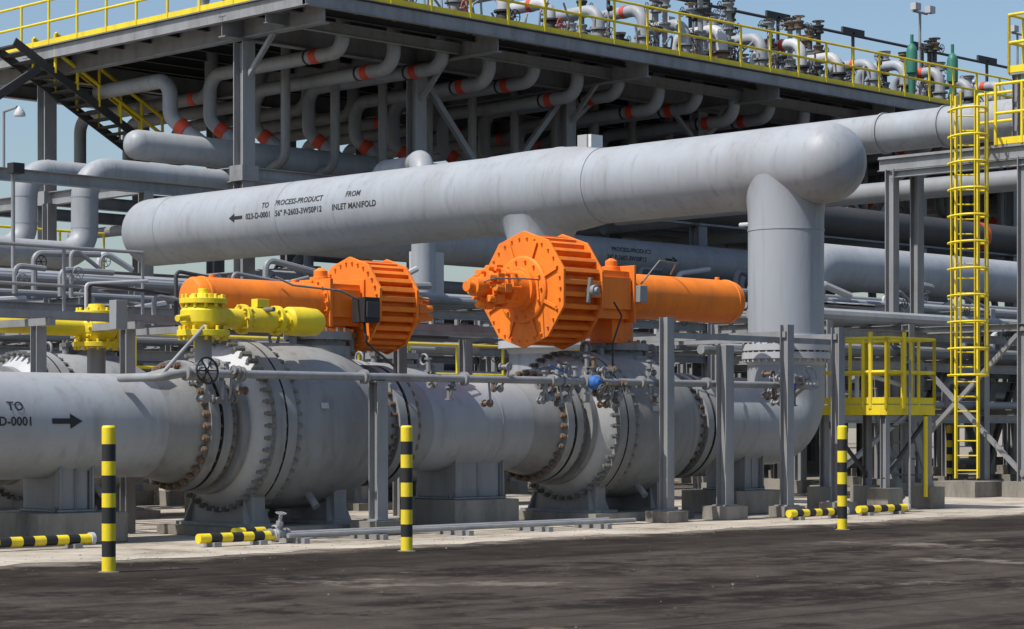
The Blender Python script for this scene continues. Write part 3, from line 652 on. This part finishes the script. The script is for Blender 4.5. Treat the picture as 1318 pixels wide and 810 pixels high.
pr=MB('pipe_rack_piping')
for z,ys0 in((4.75,41.8),(7.55,46.0)):
    y=ys0
    while y<52:
        r=U(.06,.24); pr.cyl((33 if z<6 else 37,y,z+r),(AXE,y,z+r),r,random.choice([GRAYB,GRAY,STEEL,GRAYB]),14); y+=r*2+U(.12,.6)
for k in range(46):
    x=U(38,88); y=U(46,52); r=U(.05,.16); z1=U(5,9.5); pr.pipe([(x,y,U(.5,2)),(x,y,z1),(x+U(-2,2),y,z1)],r,random.choice([GRAYB,STEEL,GRAYL]),seg=10,nb=5)
for k in range(30):
    x=U(33,85); z=U(1.2,6.8); r=U(.05,.2); pr.cyl((x,41.5,z),(x,U(48,53),z),r,random.choice([GRAYB,STEEL]),12)
pr.done()
def low_rack(name,xa,xb,ya,yb_,levels,sp,pr_n,seed,white=0.1):
    random.seed(seed); m=MB(name)
    x=xa
    while x<=xb:
        for y in(ya,yb_):
            m.hb((x,y,.25),(x,y,levels[-1]+.1),.18,.18,STEEL,side=(1,0,0)); m.box(x-.22,x+.22,y-.22,y+.22,0,.25,CONC)
        for z in levels: m.hb((x,ya,z),(x,yb_,z),.14,.18,STEEL)
        x+=sp
    for z in levels:
        for y in(ya,yb_): m.hb((xa,y,z-.12),(xb,y,z-.12),.12,.16,STEEL)
        y=ya+.25
        while y<yb_-.1:
            r=U(.03,.13)
            if R()<pr_n:
                m.cyl((xa-1,y,z+.09+r),(xb+U(-1,3),y,z+.09+r),r,random.choice([GRAYB,GRAY,STEEL,GRAYL if R()<white*3 else GRAYB]),10)
            y+=2*r+U(.05,.3)
    n=int((xb-xa)/sp)
    for i in range(n):
        if R()<.6:
            a=xa+i*sp; m.bar((a,ya,.3),(a+sp,ya,levels[0]),.08,.08,STEEL)
        for k in range(4):
            a=xa+i*sp+U(0,sp); y=U(ya,yb_); z0=random.choice(levels); r=U(.03,.08)
            m.pipe([(a,y,z0+.1),(a,y,z0+U(.5,1.0)),(a+U(.5,1.4),y,z0+U(.5,1.0)),],r,random.choice([GRAYL,STEEL,GRAYB]),seg=8,nb=4)
            m.wheel((a,y-.2,z0+U(.3,.7)),(0,-1,0),.10,random.choice([BLACK,STEEL,STEEL,BLACK]))
    return m.done()
low_rack('low_pipe_rack',13,40,31,35,[2.1,2.9,3.6],3.0,.6,3)
low_rack('low_pipe_rack',40,74,28,34,[1.9,2.9,3.9],3.4,.7,5)
low_rack('low_pipe_rack',42,74,36,40,[2.2,3.4,4.6],4.0,.8,8)
low_rack('low_pipe_rack',33,46,24.8,27.4,[1.6,2.6,3.2],2.6,.6,11)
low_rack('low_pipe_rack',8,27,29.5,30.5,[1.9,2.6,3.3],2.4,.9,13)
low_rack('low_pipe_rack',14,44,44,50,[1.6,2.8,3.6],3.0,.8,17)

tr=MB('braced_steel_trestle')
for x in(38,41,44.5,48,52,56.5):
    for y in(29.8,26.6):
        tr.hb((x,y,.2),(x,y,3.0),.2,.2,STEELD); tr.box(x-.3,x+.3,y-.3,y+.3,0,.2,CONC)
    tr.bar((x,26.6,.3),(x+1.5,26.6,2.9),.11,.11,STEELD); tr.bar((x+3,26.6,.3),(x+1.5,26.6,2.9),.11,.11,STEELD)
for z in(3.0,2.2): tr.hb((37,26.6,z),(60,26.6,z),.15,.2,STEEL); tr.hb((37,29.8,z),(60,29.8,z),.15,.2,STEEL)
tr.done()
yr=MB('yellow_guard_rail'); yr.railx((20.5,28.9,1.7),(31,28.9,1.7),YELLOW,1.1,1.2,True); yr.done()
yr=MB('yellow_guard_rail'); yr.railx((21,45.0,4.9),(31,45.0,4.9),YELLOW,1.1,1.2,True,r=.03); yr.done()

# ------------------------------------------------------------------ equipment on top of the deck
random.seed(21)
te=MB('deck_manifold_equipment')
i=0; x=34.0
while x<90:
    for row,(yy,hh) in enumerate(((39.6,1.35),(44.5,1.6))):
        z1=ZD+hh+U(-.12,.2); xo=x+U(-.1,.1)+row*.9; r=.16
        te.pipe([(xo,yy,ZD),(xo,yy,z1),(xo,yy+1.7,z1),(xo,yy+1.7,ZD)],r,random.choice([GRAY,GRAYL,GRAY]),bend=.4,seg=14,nb=5)
        if i%2==0: te.cyl((xo,yy+.6,z1),(xo,yy+.75,z1),r+.012,RED,14)
        te.lathe((xo,yy,ZD+.35),(0,0,1),[(0,.25),(.05,.25),(.05,.16),(.15,.2),(.3,.2),(.4,.16),(.4,.25),(.45,.25)],random.choice([GRAYD,GRAYD,STEELD,RUST]),14)
        te.cyl((xo,yy,ZD+.6),(xo,yy-.4,ZD+.6),.04,STEEL,8); te.wheel((xo,yy-.42,ZD+.6),(0,-1,0),.17,random.choice([RUST,STEELD,STEEL,BLACK,RED]))
        if R()<.5:
            z2=z1+U(.1,.4); te.cyl((xo+.7,yy+.3,ZD),(xo+.7,yy+.3,z2),.03,STEEL,6); te.lathe((xo+.7,yy+.3,z2-.1),(0,-1,0),[(0,.08),(.1,.08)],random.choice([GRAYL,STEEL,BLACK]),12)
        if R()<.5: te.cb((xo+.8,yy+.6,ZD+.7),(.3,.2,.4),random.choice([GRAYD,STEEL,GRAYD]))
        for k in range(3):
            a=xo+U(-.5,1.0); te.pipe([(a,yy+U(-.2,.3),ZD+.05),(a,yy,ZD+U(.6,1.3)),(a+U(-.6,.6),yy,ZD+U(.6,1.3))],.03,STEEL,seg=6,nb=3)
    x+=1.75; i+=1
te.done()
tt=MB('valve_tree_equipment')
for k in range(46):
    x=U(45.5,60) if k<32 else U(60,85); y=U(39.4,47); hgt=U(1.6,2.9) if k<32 else U(1.2,2.0)
    tt.cyl((x,y,ZD),(x,y,ZD+hgt),.08,random.choice([STEELD,GRAYD]),10)
    for q in range(4):
        z=ZD+.4+(hgt-.4)*q/3.5; tt.lathe((x,y,z),(0,0,1),[(0,.17),(.05,.17),(.05,.12),(.16,.14),(.2,.17),(.24,.17)],random.choice([STEELD,GRAYD,GRAYD,RUST,GRAY]),12)
        s=random.choice([-1,1]); tt.cyl((x,y,z+.1),(x+s*.4,y,z+.1),.04,STEELD,8); tt.wheel((x+s*.4,y,z+.1),(1,-.4,0),.14,random.choice([RUST,BLACK,STEELD]))
    tt.wheel((x,y,ZD+hgt+.05),(0,0,1),.18,random.choice([RUST,BLACK,STEELD]))
tt.pipe([(44,44,ZD),(44,44,ZD+3.3),(90,44,ZD+3.3),(90,44,ZD)],.05,STEELD,seg=8)
for x in range(48,90,4): tt.bar((x,44,ZD),(x,44,ZD+3.4),.08,.08,STEELD); tt.bar((x-.6,44,ZD+3.4),(x+.6,44,ZD+3.4),.08,.25,STEELD)
tt.done()
for (x,y) in((55.6,38.6),(57.9,38.7),(62.5,39)):
    m=MB('green_pressure_vessel'); m.lathe((x,y,ZD),(0,0,1),[(0,.2),(.1,.2),(.12,.10),(.9,.10),(.95,.17),(1.6,.17),(1.72,.14),(1.8,.08),(1.83,.05),(2.1,.05)],GREEN,20); m.done()
for (x,y,hh) in((59.5,41,3.6),(70,44,4.6),(52.5,46,3.0)):
    m=MB('floodlight_pole'); m.cyl((x,y,ZD),(x,y,ZD+hh),.045,STEEL,8); m.bar((x-.4,y,ZD+hh),(x+.4,y,ZD+hh),.06,.06,STEEL)
    for s in(-.4,.4): m.cb((x+s,y-.12,ZD+hh+.12),(.3,.2,.22),GRAYL)
    m.done()
m=MB('area_lamp'); m.cyl((25.2,40.2,6.7),(25.2,40.2,7.9),.03,STEEL,8); m.cyl((25.2,40.2,7.9),(25.2,39.7,7.95),.03,STEEL,8); m.lathe((25.2,39.6,7.75),(0,0,1),[(0,.12),(.06,.12),(.16,.06),(.2,.03)],GRAYL,14); m.done()
m=MB('area_lamp'); m.cyl((23.4,37.0,0),(23.4,37.0,6.3),.04,STEEL,8); m.cb((23.4,36.9,6.3),(.25,.22,.2),BLACK); m.done()
m=MB('floodlight'); m.cb((38.6,36.0,8.05),(.5,.3,.4),GRAYL); m.cyl((38.6,36.1,7.4),(38.6,36.1,8),.04,STEEL,8); m.cb((38.6,35.8,8.1),(.4,.1,.3),WHITE); m.done()

ds=MB('distant_pipe_rack'); random.seed(5)
for k in range(14):
    x=U(40,130); y=U(75,110)
    ds.hb((x,y,0),(x,y,7),.4,.4,STEEL); ds.hb((x,y,6.5),(x+14,y,6.5),.3,.4,STEEL); ds.hb((x+14,y,0),(x+14,y,7),.4,.4,STEEL)
    for q in range(5): ds.cyl((x-4,y+q*.6,6.9),(x+18,y+q*.6,6.9),.22,GRAYB,10); ds.cyl((x-4,y+q*.6,3.9),(x+18,y+q*.6,3.9),.22,GRAYB,10)
ds.done()

# ------------------------------------------------------------------ world, sun, camera
el=math.radians(57); sv=Vector((-.95,.16,0)).normalized()
w=bpy.data.worlds.new("World"); scene.world=w; w.use_nodes=True
nt=w.node_tree; bg=nt.nodes['Background']; sk=nt.nodes.new('ShaderNodeTexSky'); sk.sky_type='NISHITA'; sk.sun_disc=False
sk.sun_elevation=el; sk.sun_rotation=math.atan2(sv.x,sv.y); sk.air_density=1.2; sk.dust_density=2.0; sk.ozone_density=4.0
nt.links.new(sk.outputs[0],bg.inputs['Color']); bg.inputs['Strength'].default_value=0.135
sd=bpy.data.lights.new('sun','SUN'); sd.energy=4.9; sd.angle=math.radians(.5); sd.color=(1,.965,.91)
so=bpy.data.objects.new('sun',sd); scene.collection.objects.link(so)
dirv=Vector((sv.x*math.cos(el),sv.y*math.cos(el),math.sin(el)))
so.rotation_euler=dirv.to_track_quat('Z','Y').to_euler()
cd=bpy.data.cameras.new('camera'); co=bpy.data.objects.new('camera',cd); scene.collection.objects.link(co)
co.location=(0,0,1.35); co.rotation_euler=(math.radians(90),0,math.radians(-45))
cd.sensor_width=36; cd.lens=77.9; cd.shift_y=.1085; cd.clip_end=3000; cd.clip_start=.1
scene.camera=co
scene.view_settings.view_transform='Standard'; scene.view_settings.look='None'; scene.view_settings.exposure=0
